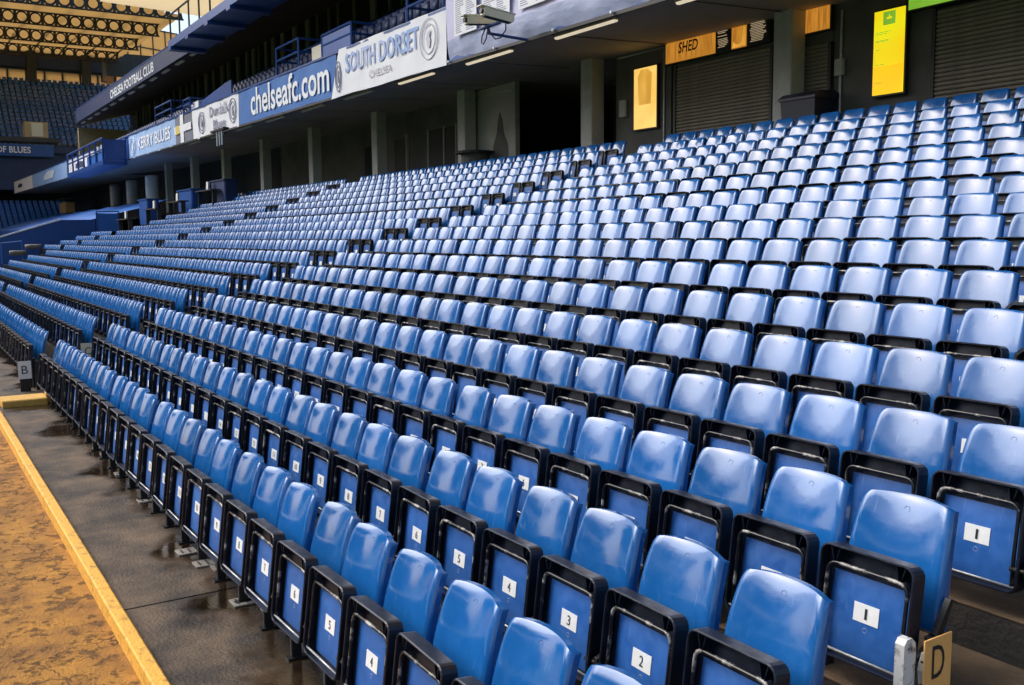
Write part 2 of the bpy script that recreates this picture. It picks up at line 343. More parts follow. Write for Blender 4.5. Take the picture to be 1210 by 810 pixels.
def pan_panel():
    mb = MB(); P = []
    for i in range(9):
        h = H0+.022+(H1-H0-.022-.108)*i/8; row = []
        for j in range(9):
            s_ = -1+j/4; tt = -1+i/4
            row.append(pan_pt(s_*(HW-.040)*(1-.04*abs(tt)**3), .009*(1-s_**4)*(1-tt**4)-.004, h))
        P.append(row)
    return mb.grid(P)
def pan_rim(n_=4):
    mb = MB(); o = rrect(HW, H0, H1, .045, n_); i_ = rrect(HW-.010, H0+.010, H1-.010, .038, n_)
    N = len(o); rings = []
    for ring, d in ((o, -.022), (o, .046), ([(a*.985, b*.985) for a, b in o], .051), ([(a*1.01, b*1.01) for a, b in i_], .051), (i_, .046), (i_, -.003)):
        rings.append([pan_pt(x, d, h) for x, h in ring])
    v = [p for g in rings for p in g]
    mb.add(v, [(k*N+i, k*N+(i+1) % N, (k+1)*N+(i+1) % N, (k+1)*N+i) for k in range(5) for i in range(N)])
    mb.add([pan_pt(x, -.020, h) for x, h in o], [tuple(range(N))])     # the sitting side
    mb.add([pan_pt(x, -.005, h) for x, h in i_], [tuple(range(N-1, -1, -1))])  # black backing left bare round the panel paints the pan's inner shade
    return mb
def tube_path():
    a = .185; top = H1-.075; pts = [(-a-.004, .030, -.17), (-a, .030, -.05)]
    for k in range(5): an = PI-PI/2*k/4; pts.append((-a+.04+.04*math.cos(an), .030, top-.04+.04*math.sin(an)))
    for k in range(5): an = PI/2-PI/2*k/4; pts.append((a-.04+.04*math.cos(an), .030, top-.04+.04*math.sin(an)))
    pts += [(a, .030, -.05), (a+.004, .030, -.17)]
    return [pan_pt(*p) for p in pts]
def gusset(sx):
    x = sx*.150; mb = MB()
    for dx in (-.020, .020):
        a = [(x+dx*1.0, .044, H1-.014), (x+dx*.2, .036, H1-.072), (x+dx*1.0+.006, .044, H1-.014)]
        b_ = [(p[0], -.002, p[2]) for p in a]
        mb.add([pan_pt(*p) for p in a+b_], [(0,1,2),(5,4,3),(0,3,4,1),(1,4,5,2),(2,5,3,0)])
    return mb
M_back = back_mesh(17, 17).mesh('backrest', 'seat_blue', True)
M_dim = MB().tube([(.013*math.cos(a), .2445+.013*.41*math.sin(a), .860+.013*math.sin(a)) for a in np.linspace(-.2*PI, 1.0*PI, 10)], .0011, 4).mesh('moulded_mark', 'dimple_blue', True)
M_pan = pan_panel().mesh('seat_pan', 'pan_blue', True)
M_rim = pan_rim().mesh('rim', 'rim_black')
M_tube = MB().tube(tube_path(), .0085, 7).mesh('support_tube', 'tube_worn', True)
M_gus = [gusset(-1).mesh('gusset', 'rim_black'), gusset(1).mesh('gusset', 'rim_black')]
M_rail = MB().tube([pan_pt(-.20, .034, H0+.03), pan_pt(.20, .034, H0+.03)], .0055, 6).mesh('lower_rod', 'galv', True)
M_hinge = MB().tube([(.175, -.040, .375), (.275, -.040, .375)], .012, 8).mesh('hinge_pin', 'frame_black', True)
pl_ = [pan_pt(-.058, .0075, -.036), pan_pt(.058, .0075, -.036), pan_pt(.058, .0075, .040), pan_pt(-.058, .0075, .040)]
M_plate = MB().add(pl_+[pan_pt(p[0], -.002, h) for p, h in zip(pl_, (-.036, -.036, .040, .040))], [(0,1,2,3),(0,4,5,1),(1,5,6,2),(2,6,7,3),(3,7,4,0)]).mesh('number_plate', 'plate_white')
M_ring = MB().tube([pan_pt(.010*math.cos(a), .0045, -.064+.010*math.sin(a)) for a in np.linspace(0, 2*PI, 12, endpoint=False)], .0012, 4, closed=True).mesh('moulded_ring', 'galv', True)
def leg_mb(x):
    mb = MB(); mb.bevel_box(x-.016, x+.016, .045, .105, 0, .46, .006)
    mb.prism([(.05,.44),(.10,.44),(.17,.58),(.15,.585)], 'x', x-.012, x+.012)
    mb.box(x-.03, x+.03, .02, .15, 0, .012)
    mb.prism([(.05,.30),(.05,.44),(-.05,.40),(-.05,.35)], 'x', x-.011, x+.011)
    return mb
M_leg = leg_mb(.25).mesh('leg', 'frame_black')
def low_seat():
    mb = MB(); back_mesh(9, 9, mb, 0)
    P = [[pan_pt(s_*(HW-.042), 0, h) for s_ in (-1, 1)] for h in (H0+.03, H1-.115)]; mb.grid(P, 1)
    P = [[pan_pt(s_*(HW-.01), -.006, h) for s_ in (-1, 1)] for h in (H0+.01, H1-.01)]; mb.grid(P, 2)  # black backing, again in place of shade round the panel
    o = rrect(HW, H0, H1, .04, 1); i_ = rrect(HW-.02, H0+.02, H1-.02, .03, 1); N = len(o)
    rings = [[pan_pt(x, d, h) for x, h in g] for g, d in ((o, -.02), (o, .045), (i_, .045), (i_, .0))]
    mb.add([p for g in rings for p in g], [(k*N+i, k*N+(i+1) % N, (k+1)*N+(i+1) % N, (k+1)*N+i) for k in range(3) for i in range(N)], 2)
    mb.add([pan_pt(x, -.02, h) for x, h in o], [tuple(range(N))], 2)
    a = .185; mb.tube([pan_pt(-a, .03, -.15), pan_pt(-a, .03, H1-.09), pan_pt(-a+.03, .03, H1-.07), pan_pt(a-.03, .03, H1-.07), pan_pt(a, .03, H1-.09), pan_pt(a, .03, -.15)], .0085, 4, 3)
    mb.add(pl_, [(0, 1, 2, 3)], 4)
    mb.box(.235, .265, .05, .10, 0, .46, 5)
    return mb
LOW = low_seat()
# which places exist: (row, column) in four blocks
BLK1 = [(r, -.5*c) for r in range(NR) for c in range(1, 28)]
BLK2 = [(r, -15.25-.5*c) for r in range(NR) for c in range(29)]
BLK3 = [(r, -31.0-.5*c) for r in range(NR) for c in range(29)]
BLK4 = [(r, -46.7-.5*c) for r in range(6, 10) for c in range(11)]
cand = []
for r, x in BLK1:
    px, py, d = project((x, r*DEP+.15, T[r]+.75))
    if -10 < px < 1240 and 60 < py < 850: cand.append((d, r, x, px))
cand.sort(); near = cand[:300]; nearset = {(r, round(x, 2)) for d, r, x, px in near}
firstcol = {}
for d, r, x, px in cand:
    if px < 1205: firstcol[r] = max(firstcol.get(r, -99), x)
for d, r, x, px in near:
    c = round(-x/.5)
    rowname = 'front row' if r == 0 else ordw(r+1)+' row from the walkway'
    if r <= 3: pos = ('seat at the right-hand aisle end' if c == 1 else ordw(c)+' seat from the right-hand aisle')
    else:
        k = round((firstcol[r]-x)/.5)+1
        pos = 'seat cut by the right edge' if k < 1 else ordw(k)+' whole seat from the right edge'
        if k < 1: pos = 'seat cut by the right edge' if k == 0 else 'seat just past the right edge'
    s_ = thing('folding_seat', f'blue folded stadium seat, {rowname}, {pos}', 'seat', (x, r*DEP, T[r]), 'blue folding seats of the nearest block')
    s_.rotation_euler = (0, 0, math.radians(random.gauss(0, .45)))
    b_ = link('backrest', M_back, s_); b_.rotation_euler = (math.radians(random.gauss(0, .5)), 0, math.radians(random.gauss(0, .7)))
    if d < 11: link('moulded_mark', M_dim, b_)
    p_ = link('seat_pan', M_pan, s_); p_.rotation_euler = (0, 0, math.radians(random.gauss(0, .5)))
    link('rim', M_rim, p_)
    if d < 9:
        link('gusset', M_gus[0], p_); link('gusset', M_gus[1], p_)
        link('lower_rod', M_rail, p_); link('moulded_ring', M_ring, p_)
    link('support_tube', M_tube, s_); link('hinge_pin', M_hinge, s_); link('leg', M_leg, s_)
    pl = link('number_plate', M_plate, p_)
    if r <= 3 and c <= 14:
        me = text_mesh(str(c), .011 if c == 1 else (.024 if c < 10 else .042), .044, 'ink')
        # lettering becomes part of the plate: a sheet just proud of it
        t_ = link('numeral', me, s_); t_.rotation_euler = (-TL, 0, 0)
        q = pan_pt(-(.0055 if c == 1 else (.012 if c < 10 else .021)), .0092, -.020); t_.location = q
# the leg that closes each row at the right-hand aisle
for r in range(0, 4):
    e = thing('seat_end_bracket', f'black end bracket beside the last seat of the {"front row" if r == 0 else ordw(r+1)+" row"} at the right-hand aisle', 'bracket', (-.0, r*DEP, T[r]))
    part('end_post', MB().bevel_box(-.262, -.235, .02, .12, 0, .46, .006), 'frame_black', e)
    part('worn_cap', MB().prism([(-.045,.30),(-.055,.36),(-.035,.42),(.05,.44),(.05,.30)], 'x', -.232, -.205), 'galv', e)
# all the other seats
def scatter(name, mb, places, mats, smooth_idx=(0,)):
    V = np.array(mb.v); nv = len(V); n_ = len(places)
    allv = np.empty((n_*nv, 3))
    for i, (x, y, z, rz) in enumerate(places):
        c, s_ = math.cos(rz), math.sin(rz)
        allv[i*nv:(i+1)*nv, 0] = x+V[:, 0]*c-V[:, 1]*s_; allv[i*nv:(i+1)*nv, 1] = y+V[:, 0]*s_+V[:, 1]*c; allv[i*nv:(i+1)*nv, 2] = z+V[:, 2]
    fl = np.concatenate([np.array(f) for f in mb.f]); ln = np.array([len(f) for f in mb.f])
    allf = (fl[None, :]+(np.arange(n_)*nv)[:, None]).ravel(); lens = np.tile(ln, n_); mi = np.tile(np.array(mb.m), n_)
    me = bpy.data.meshes.new(name); me.vertices.add(len(allv)); me.vertices.foreach_set('co', allv.ravel())
    me.loops.add(len(allf)); me.loops.foreach_set('vertex_index', allf.astype(np.int32))
    me.polygons.add(len(lens)); me.polygons.foreach_set('loop_start', np.concatenate([[0], np.cumsum(lens)[:-1]]).astype(np.int32))
    me.polygons.foreach_set('loop_total', lens.astype(np.int32))
    me.polygons.foreach_set('material_index', mi.astype(np.int32)); me.polygons.foreach_set('use_smooth', np.isin(mi, smooth_idx))
    for m_ in mats: me.materials.append(MAT[m_])
    me.update(calc_edges=True); me.validate()
    return stuff(link(name, me))
rest = [(r, x) for r, x in BLK1+BLK2+BLK3+BLK4 if (r, round(x, 2)) not in nearset]
pl_list = [(x, r*DEP, T[r], math.radians(random.gauss(0, .6))) for r, x in rest]
o = scatter('distant_folding_seats', LOW, pl_list, ['seat_blue_far', 'pan_blue', 'rim_black', 'tube_worn', 'plate_white', 'frame_black'])
tag(o, 'rows of blue folding seats beyond the nearest block and across the aisles', 'seats')
# row letter signs
def row_sign(letter, x, y, z, wd, hg, face, label):
    lh = min(.128, hg*.46); t = thing('row_sign', label, 'sign', (x, y, z))
    part('plate', MB().box(-.006, 0, 0, wd, 0, hg), face, t)
    link('letter', text_mesh(letter, wd*.46, lh, 'ink', 'x'), t, (.002, wd*.27, hg-lh-hg*(.10 if hg > .29 else .26)))
    part('mount', MB().box(-.03, -.008, .02, wd-.02, -.25, hg*.7), 'frame_black', t)
    return t
row_sign('D', -.195, 1.41, .58, .165, .30, 'gold_plate', 'amber plate with black letter D at the aisle end of the third row')
row_sign('B', -14.96, -.20, .20, .19, .28, 'plate_white', 'small white plate with black letter B above the cross kerb')
row_sign('C', -14.90, .72, .45, .20, .26, 'cream_plate', 'cream plate with black letter C half hidden behind front row seats')
eb = thing('end_shield', 'worn white rounded metal shield beside the amber letter D plate', 'bracket', (-.235, 1.325, .44))
part('shield_plate', MB().prism([(0,0),(.02,.0),(.06,.0),(.075,.40),(.07,.43),(.05,.45),(.02,.45),(.004,.43)], 'x', -.030, .010), 'worn_white', eb)
# drain strips in the walkway, some standing in for reflections in the wet
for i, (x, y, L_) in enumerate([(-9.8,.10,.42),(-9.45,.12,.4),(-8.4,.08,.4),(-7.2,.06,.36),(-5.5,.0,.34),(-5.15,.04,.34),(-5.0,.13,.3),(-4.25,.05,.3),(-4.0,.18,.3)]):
    t = tag(link('drain_and_glint_strip', MB().box(-.07, .07, 0, .14, .002, .012).mesh('drain_and_glint_strip', 'drain'), None, (x, y-.05, 0)), f'pale strip among drains and painted glints on the walkway, {ordw(i+1)} counted from the far end', 'drain cover', 'drain strips in front of the seats')
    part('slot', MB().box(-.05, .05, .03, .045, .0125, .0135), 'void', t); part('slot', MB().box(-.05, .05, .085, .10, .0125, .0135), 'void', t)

# ------------------------------------------------------------------ concourse behind the top row
FZ = 3.85; WY = 13.5
def zb(x): return 6.53+.0088*(-19-x)                       # underside of the balcony, which climbs slightly to the left
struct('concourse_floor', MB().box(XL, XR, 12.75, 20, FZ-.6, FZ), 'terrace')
X0, X1 = -121., 6.
sf = struct('soffit', MB().add([(X0,9.97,zb(X0)+.05),(X1,9.97,zb(X1)+.05),(X1,20,zb(X1)+.38),(X0,20,zb(X0)+.38)], [(0,1,2,3)]), 'soffit')
i = 0; xj = 3.5
while xj > -60:
    part('joint_strip', MB().add([(xj-.03,9.99,zb(xj)+.043),(xj+.03,9.99,zb(xj)+.043),(xj+.03,13.4,zb(xj)+.150),(xj-.03,13.4,zb(xj)+.150)], [(0,1,2,3)]), 'void', sf); xj -= 3.75
# back wall in bays
wall = thing('concourse_wall', 'dark concourse wall with doorways behind the top row of seats', 'wall', (0, 0, 0))
def bay(x0, x1, m_, y=WY, z0=FZ, z1=7.9, name='wall_panel'): return part(name, MB().box(x0, x1, y, y+.15, z0, z1), m_, wall)
bay(-7.0+3.6, 6, 'wall_dark'); bay(-10.7, -8.62, 'wall_dark', WY+.05); bay(-12.1, -10.7, 'wall_dark', WY+.03); bay(-15.2, -12.1, 'wall_dark', WY+.06, 6.14)
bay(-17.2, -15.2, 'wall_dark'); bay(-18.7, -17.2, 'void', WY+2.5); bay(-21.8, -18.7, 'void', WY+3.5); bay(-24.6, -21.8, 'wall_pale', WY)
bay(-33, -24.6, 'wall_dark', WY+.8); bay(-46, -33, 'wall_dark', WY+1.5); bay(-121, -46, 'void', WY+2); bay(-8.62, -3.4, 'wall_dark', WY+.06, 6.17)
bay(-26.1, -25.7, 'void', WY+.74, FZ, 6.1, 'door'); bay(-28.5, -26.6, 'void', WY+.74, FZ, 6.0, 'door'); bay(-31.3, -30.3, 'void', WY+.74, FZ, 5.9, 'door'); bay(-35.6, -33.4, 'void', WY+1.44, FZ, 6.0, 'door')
for x in (-26.55, -27.4, -28.55, -30.25): bay(x-.03, x+.03, 'wall_pale', WY+.70, FZ, 6.05, 'door_jamb')
bay(-24.4, -22.0, 'void', WY-.02, 6.72, 6.80, 'dark_strip')
part('conduit', MB().tube([(-17.1,WY-.03,6.62),(-15.4,WY-.03,6.62),(-15.4,WY-.03,4.0)], .02, 6), 'galv', wall); part('conduit', MB().tube([(-24.5,WY-.03,6.55),(-21.9,WY-.03,6.5)], .025, 6), 'galv', wall)
part('conduit', MB().tube([(-10.5,WY+.02,6.5),(-10.5,WY+.02,4.0)], .025, 6), 'galv', wall); part('junction_box', MB().bevel_box(-10.6,-10.4,WY-.06,WY+.04,5.3,5.6,.02), 'column', wall)
part('junction_box', MB().bevel_box(-17.0,-16.75,WY-.09,WY-.002,5.2,5.6,.02), 'column', wall)
# mural silhouette on the pale wall
part('painted_figure', MB().prism([(-23.05,4.4),(-22.15,4.4),(-22.2,5.0),(-22.4,5.3),(-22.5,5.75),(-22.62,5.95),(-22.72,5.75),(-22.8,5.35),(-23.0,5.0)], 'y', WY-.012, WY-.002), 'wall_dark', wall)
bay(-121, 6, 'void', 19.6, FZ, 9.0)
columns = []
for i, x in enumerate([-5.4, -11.7, -18, -24.3, -30.6, -36.9, -43.2, -49.5, -55.8, -62.1]):
    nm = {1: 'pale concrete column right of the dark menu boards', 2: 'pale concrete column left of the amber lit poster', 3: 'grey concrete column beside the pale painted wall'}.get(i, f'grey concrete concourse column, {ordw(i)} from the right' if i else 'grey concrete column past the right edge')
    t = thing('concrete_column', nm, 'column', (x, 13.0, FZ), 'columns along the concourse')
    h = zb(x)+.15-FZ
    part('shaft', MB().bevel_box(0, .46, 0, .40, 0, h-.004, .02), 'column', t)
    part('plinth', MB().box(-.02, .48, -.02, .42, 0, .12), 'wall_dark', t)
# roller shutters
def shutter(x0, x1, z1, y, label):
    t = thing('roller_shutter', label, 'shutter', (x0, y, FZ)); n_ = int((z1-FZ)/.075); me = None
    prof = [(0,.006),(-.022,.018),(-.028,.037),(-.022,.056),(0,.070)]
    me = MB().prism(prof, 'x', 0, x1-x0).mesh('slat', 'slat')
    for k in range(n_): link('slat', me, t, (0, 0, k*.075))
    part('guide', MB().box(-.07, -.002, -.05, .06, 0, z1-FZ), 'steel_dark', t); part('guide', MB().box(x1-x0+.002, x1-x0+.07, -.05, .06, 0, z1-FZ), 'steel_dark', t)
    part('housing', MB().box(0, x1-x0, .01, .04, 0, z1-FZ), 'wall_dark', t)
shutter(-15.0, -12.2, 6.13, WY, 'brown roller shutter below the lit SHED sign')
shutter(-8.5, -3.5, 6.12, WY, 'wide brown roller shutter at the top right by the yellow poster')
shutter(-11.95, -10.75, 5.95, WY+.0, 'narrow dim roller shutter behind the navy bin')
# lit signs
def lightbox(name, label, x0, x1, z0, z1, m_, y=WY-.10, cat='sign'):
    t = thing(name, label, cat, (x0, y, z0))
    part('case', MB().box(-.03, x1-x0+.03, .012, .10, -.03, z1-z0+.03), 'steel_dark', t)
    part('face', MB().box(0, x1-x0, 0, .010, 0, z1-z0), m_, t); return t
t = lightbox('lit_poster', 'glowing amber poster on the concourse wall left of the SHED sign', -16.40, -15.60, 4.85, 6.25, 'lamp_amber_soft')
part('picture', MB().prism([(.18,.55),(.62,.55),(.66,1.25),(.5,1.36),(.25,1.36),(.14,1.2)], 'y', -.006, -.002), 'lamp_amber', t)
t = lightbox('shed_sign', 'wooden looking amber sign reading SHED above a roller shutter', -15.28, -13.70, 6.21, 6.80, 'lamp_wood')
link('lettering', text_mesh('SHED', .62, .24, 'ink', 'y', shear=.12), t, (.42, -.006, .17))
part('picture_light', MB().box(.05, 1.53, -.10, -.05, .60, .63), 'lamp_white', t)
def menu(label, x0, x1, z0, z1, seed):
    t = lightbox('menu_board', label, x0, x1, z0, z1, 'void', cat='menu board'); q = random.Random(seed); z = z1-z0-.05; mb = MB(); wd = x1-x0
    while z > .03:
        if q.random() < .8:
            a = q.uniform(.03, .08); mb.box(a, wd-q.uniform(.04, .16), -.004, -.001, z, z+.012)
        z -= .032
    part('print_lines', mb, 'menu_text', t)
menu('dark menu board with pale print right beside the SHED sign', -13.66, -13.25, 6.21, 6.8, 1)
t = lightbox('food_picture', 'glowing amber food picture between two dark menu boards', -13.22, -12.80, 6.21, 6.8, 'lamp_wood', cat='picture')
part('picture', MB().prism([(.03,.02),(.39,.03),(.38,.40),(.33,.42),(.30,.12),(.2,.06),(.1,.09),(.05,.14)], 'y', -.006, -.002), 'lamp_amber', t)
menu('dark menu board with pale print against the pale column', -12.74, -12.20, 6.22, 6.8, 2)
menu('dark menu board at the top edge right of the pale column', -11.61, -11.29, 6.19, 6.83, 3)
lightbox('amber_board', 'plain amber wood panel at the top edge beside a menu board', -11.26, -10.69, 6.19, 6.83, 'lamp_wood', cat='panel')
t = lightbox('yellow_poster', 'tall bright yellow lit notice with small green emblem at its top', -9.69, -9.06, 4.82, 6.28, 'lamp_yellow')
part('lower_panel', MB().box(.004, .626, -.0035, -.001, .004, .50), 'lamp_gold', t)
part('emblem', MB().box(.19, .44, -.006, -.002, 1.20, 1.43), 'lamp_green', t)
part('emblem_mark', MB().prism([(.26,1.30),(.37,1.30),(.37,1.33),(.33,1.33),(.315,1.38),(.30,1.33),(.26,1.33)], 'y', -.010, -.007), 'lamp_yellow', t)
mb = MB()
for z, a, b_ in ((1.08,.04,.36),(1.05,.04,.28),(.94,.04,.34),(.92,.04,.3),(.78,.05,.14),(.52,.05,.24),(.20,.05,.2)): mb.box(a, b_, -.005, -.002, z, z+.012)
part('print_lines', mb, 'lamp_green', t)
t = lightbox('green_sign', 'green fascia sign cut by the top edge above the yellow poster', -9.0, -5.6, 6.19, 6.6, 'lamp_green')
bn = thing('bin', 'dark navy wheeled bin by the pale column behind the top row', 'bin', (-11.25, 12.85, FZ)); bn.scale = (.85, .9, .9)
part('body', MB().add([(0,0,0.1),(.85,0,.1),(.85,.55,.1),(0,.55,.1),(-.06,-.06,1.12),(.91,-.06,1.12),(.91,.6,1.12),(-.06,.6,1.12)], [(3,2,1,0),(4,5,6,7),(0,1,5,4),(1,2,6,5),(2,3,7,6),(3,0,4,7)]), 'bin_navy', bn)
part('lid', MB().prism([(-.10,1.12),(-.10,1.17),(.05,1.27),(.45,1.30),(.64,1.24),(.64,1.12)], 'x', -.10, .95), 'bin_navy', bn)
for x in (.1, .7): part('wheel', MB().tube([(x,.45,.1),(x+.07,.45,.1)], .1, 12), 'frame_black', bn)
# counter and stools left of the painted wall
ct = thing('counter', 'dim round bar counter in the dark concourse beside the grey column', 'counter', (-24.0, 12.95, FZ))
part('drum', MB().tube([(.5,.2,0),(.5,.2,.95)], .42, 14), 'wall_dark', ct); part('top', MB().tube([(.5,.2,.95),(.5,.2,1.02)], .62, 16), 'void', ct)
# soffit strip lights
for i in range(10):
    xc = -10.45-3.745*i; z = zb(xc)-.01
    t = thing('strip_light', f'long fluorescent strip light under the balcony, {ordw(i+1)} from the right', 'strip light', (xc, 10.3, z), 'strip lights under the balcony')
    if i == 0: t['label'] = 'fluorescent strip light under the balcony just above the top edge'
    part('tube_cover', MB().prism([(-.05,.0),(-.035,-.035),(.035,-.035),(.05,0)], 'x', -1.0, 1.0), 'lamp_white' if i < 4 else 'plate_white', t)
    part('backplate', MB().box(-1.05, 1.05, -.07, .07, .004, .05), 'column', t)

# ------------------------------------------------------------------ balcony front with banners
bl = thing('balcony', 'long balcony front with blue top rail carrying supporters banners', 'balcony', (0, 0, 0))
def strip(x0, x1, y0, y1, h0, h1, m_, name, par, n_=1, y1b=None):
    mb = MB()
    vs_ = []
    for x in (x0, x1):
        z = zb(x); vs_ += [(x,y0,z+h0),(x,y1,z+h0),(x,y1,z+h1),(x,y0,z+h1)]
    mb.add(vs_, [(0,1,2,3),(7,6,5,4),(0,4,5,1),(1,5,6,2),(2,6,7,3),(3,7,4,0)]); return part(name, mb, m_, par)
strip(-121, 5, 9.97, 10.12, .03, 1.26, 'blue_paint', 'parapet', bl)
strip(-121, 5, 9.90, 10.16, 1.264, 1.33, 'blue_steel', 'top_rail', bl)
strip(-121, 5, 9.92, 9.97, -.04, .028, 'steel_dark', 'bottom_edge', bl)
def banner(name, label, x0, x1, m_, h0=.03, h1=1.29, y=9.93, slant=0, wav=.012, nx=40):
    t = thing(name, label, 'banner', (x0, y, zb(x0)))
    P = []
    for i_ in range(7):
        f = i_/6; row = []
        for j in range(nx+1):
            g = j/nx; x = x0+(x1-x0)*g; x = x+slant*(f)*(1-g)
            row.append((x-x0, wav*math.sin(x*2.3+f*2)+wav*.6*math.sin(x*5.1-f*3), zb(x)-zb(x0)+h0+(h1-h0)*f+.010*math.sin(x*1.7)*(1-f)))
        P.append(row)
    part('cloth', MB().grid(P), m_, t, smooth=True); return t
def letters(t, s, x, z, wd, hg, m_, y=-.035):
    o_ = link('lettering', text_mesh(s, wd, hg, m_), t, (x, y, z)); o_.rotation_euler = (0, math.atan(.0088), 0); return o_
def crest(t, x, z, rx, rz, m_, y=-.034, r=.018):
    for k in (1, .72): part('crest_ring', MB().tube([(x+rx*k*math.cos(a), y, z+rz*k*math.sin(a)) for a in np.linspace(0, 2*PI, 26, endpoint=False)], r, 4, closed=True), m_, t)
    part('crest_figure', MB().prism([(x-.12*rx,z-.4*rz),(x+.1*rx,z-.45*rz),(x+.22*rx,z-.1*rz),(x+.1*rx,z+.1*rz),(x+.25*rx,z+.4*rz),(x-.05*rx,z+.35*rz),(x-.25*rx,z+.05*rz)], 'y', y-.01, y), m_, t)
# chelseafc.com
t = banner('website_banner', 'blue banner with large white website lettering on the balcony', -36.05, -26.2, 'banner_blue')
letters(t, 'chelseafc.com', 1.55, .22, 7.75, .98, 'letter_white')
# south dorset
t = banner('faded_banner', 'white banner with faded blue lettering and round crest', -26.65, -19.26, 'banner_white', h0=-.03, h1=1.34, y=9.90, slant=.75)
letters(t, 'SOUTH DORSET', 1.25, .56, 4.75, .56, 'letter_sky'); letters(t, 'CHELSEA', 2.9, .20, 1.5, .20, 'letter_faint')
crest(t, 6.55, .66, .48, .50, 'letter_faint', r=.012); crest(t, .70, .55, .22, .44, 'letter_grey', r=.016)
# dundalk blues
t = banner('dundalk_banner', 'white banner with grey lettering and ring crest beside blue website banner', -43.0, -36.1, 'banner_white', h0=-.02)
letters(t, 'Dundalk', 2.9, .68, 2.7, .42, 'letter_grey'); letters(t, 'Blues', 3.4, .12, 1.7, .40, 'letter_grey'); crest(t, 6.2, .62, .48, .46, 'letter_grey'); crest(t, 1.6, .6, .5, .45, 'letter_grey')
# kerry blues with the cross flag
t = banner('kerry_banner', 'pale blue banner with whitish lettering and crest left of cross flag', -57.0, -46.2, 'banner_pale', h0=-.02)
letters(t, 'KERRY BLUES', 2.6, .34, 7.4, .62, 'banner_white'); crest(t, 1.2, .6, .7, .48, 'banner_white')
t = banner('cross_flag', 'grey flag with white cross and yellow centre on the balcony', -46.2, -43.05, 'grey_cloth', h0=-.02)
part('cross', MB().box(-.0, 3.1, -.045, -.038, .48, .80), 'banner_white', t); part('cross', MB().box(1.15, 1.75, -.045, -.038, .0, .476), 'banner_white', t); part('cross', MB().box(1.15, 1.75, -.045, -.038, .804, 1.27), 'banner_white', t)
part('centre_patch', MB().box(.3, 1.0, -.054, -.046, .45, .83), 'yellow_cloth', t)
# lilac tarpaulin with printed sheets
t = thing('lilac_tarpaulin', 'lilac tarpaulin with printed white sheets and creased blue hem, top centre', 'banner', (-19.2, 9.90, zb(-19)))
P = []
for i_ in range(14):
    f = i_/13; row = []
    for j in range(70):
        x = 12.2*j/69
        sag = .30*math.sin(min(1, x/3.2)*PI/2)
        z = (1-f)*(.02-.02*x*0)+f*1.62; y = -.02-.16*sag*math.exp(-((f-.22)/.2)**2)+.020*math.sin(x*3+f*5)*(1-f)+.012*math.sin(x*7.3-f*9)*(1-f)
        row.append((x, y+.10*(1-f)**6, z+.03*math.sin(x*1.9)*(1-f)**3+zb(-19.2+x)-zb(-19.2)))
    P.append(row)
part('hem', MB().grid(P[:5]), 'banner_hem', t, smooth=True); part('cloth', MB().grid(P[4:]), 'banner_lilac', t, smooth=True)
q = random.Random(4); x = .55
while x < 11.5:
    wd = q.uniform(.9, 1.5); z0 = .50+q.uniform(0, .1)
    s_ = part('printed_sheet', MB().box(x, x+wd, -.115, -.105, z0, 1.5), 'banner_white', t); mb = MB()
    for cx_ in (x+.08, x+wd/2+.05):
        z = z0+.06
        while z < 1.45:
            mb.box(cx_, cx_+q.uniform(.2, wd/2-.12), -.119, -.1155, z, z+.018); z += .045
    part('print_lines', mb, 'letter_grey', s_); x += wd+q.uniform(.10, .35)
for x in (.1, 2.2, 4.5, 6.4, 8.8): part('eyelet', MB().tube([(x, -.05, .02+zb(-19.2+x)-zb(-19.2)), (x, .0, .02+zb(-19.2+x)-zb(-19.2))], .03, 8), 'plate_white', t)
# white banners and sky-blue ones far along the balcony
for x0, x1, m_, lab in [(-68, -58, 'banner_blue', 'blue banner behind the railed balcony platform'), (-80, -68.2, 'banner_white', 'white banner with dark marks left of the railed platform'), (-102, -80.2, 'banner_pale', 'pale blue banner with white script near the far end'), (-119, -102.2, 'banner_white', 'farthest white banner at the left end of the balcony')]:
    t = banner('far_banner', lab, x0, x1, m_, h0=.0)
    if m_ == 'banner_pale': letters(t, 'mm m', 7, .3, 8, .6, 'letter_white') if False else part('script_patch', MB().prism([(8,.3),(14,.25),(15,.8),(11,.95),(8.5,.7)], 'y', -.04, -.03), 'letter_white', t)
    elif m_ == 'banner_white': part('dark_mark', MB().prism([(4,.45),(7.5,.4),(8,.7),(6,.85),(4.2,.75)], 'y', -.04, -.03), 'letter_dark', t)
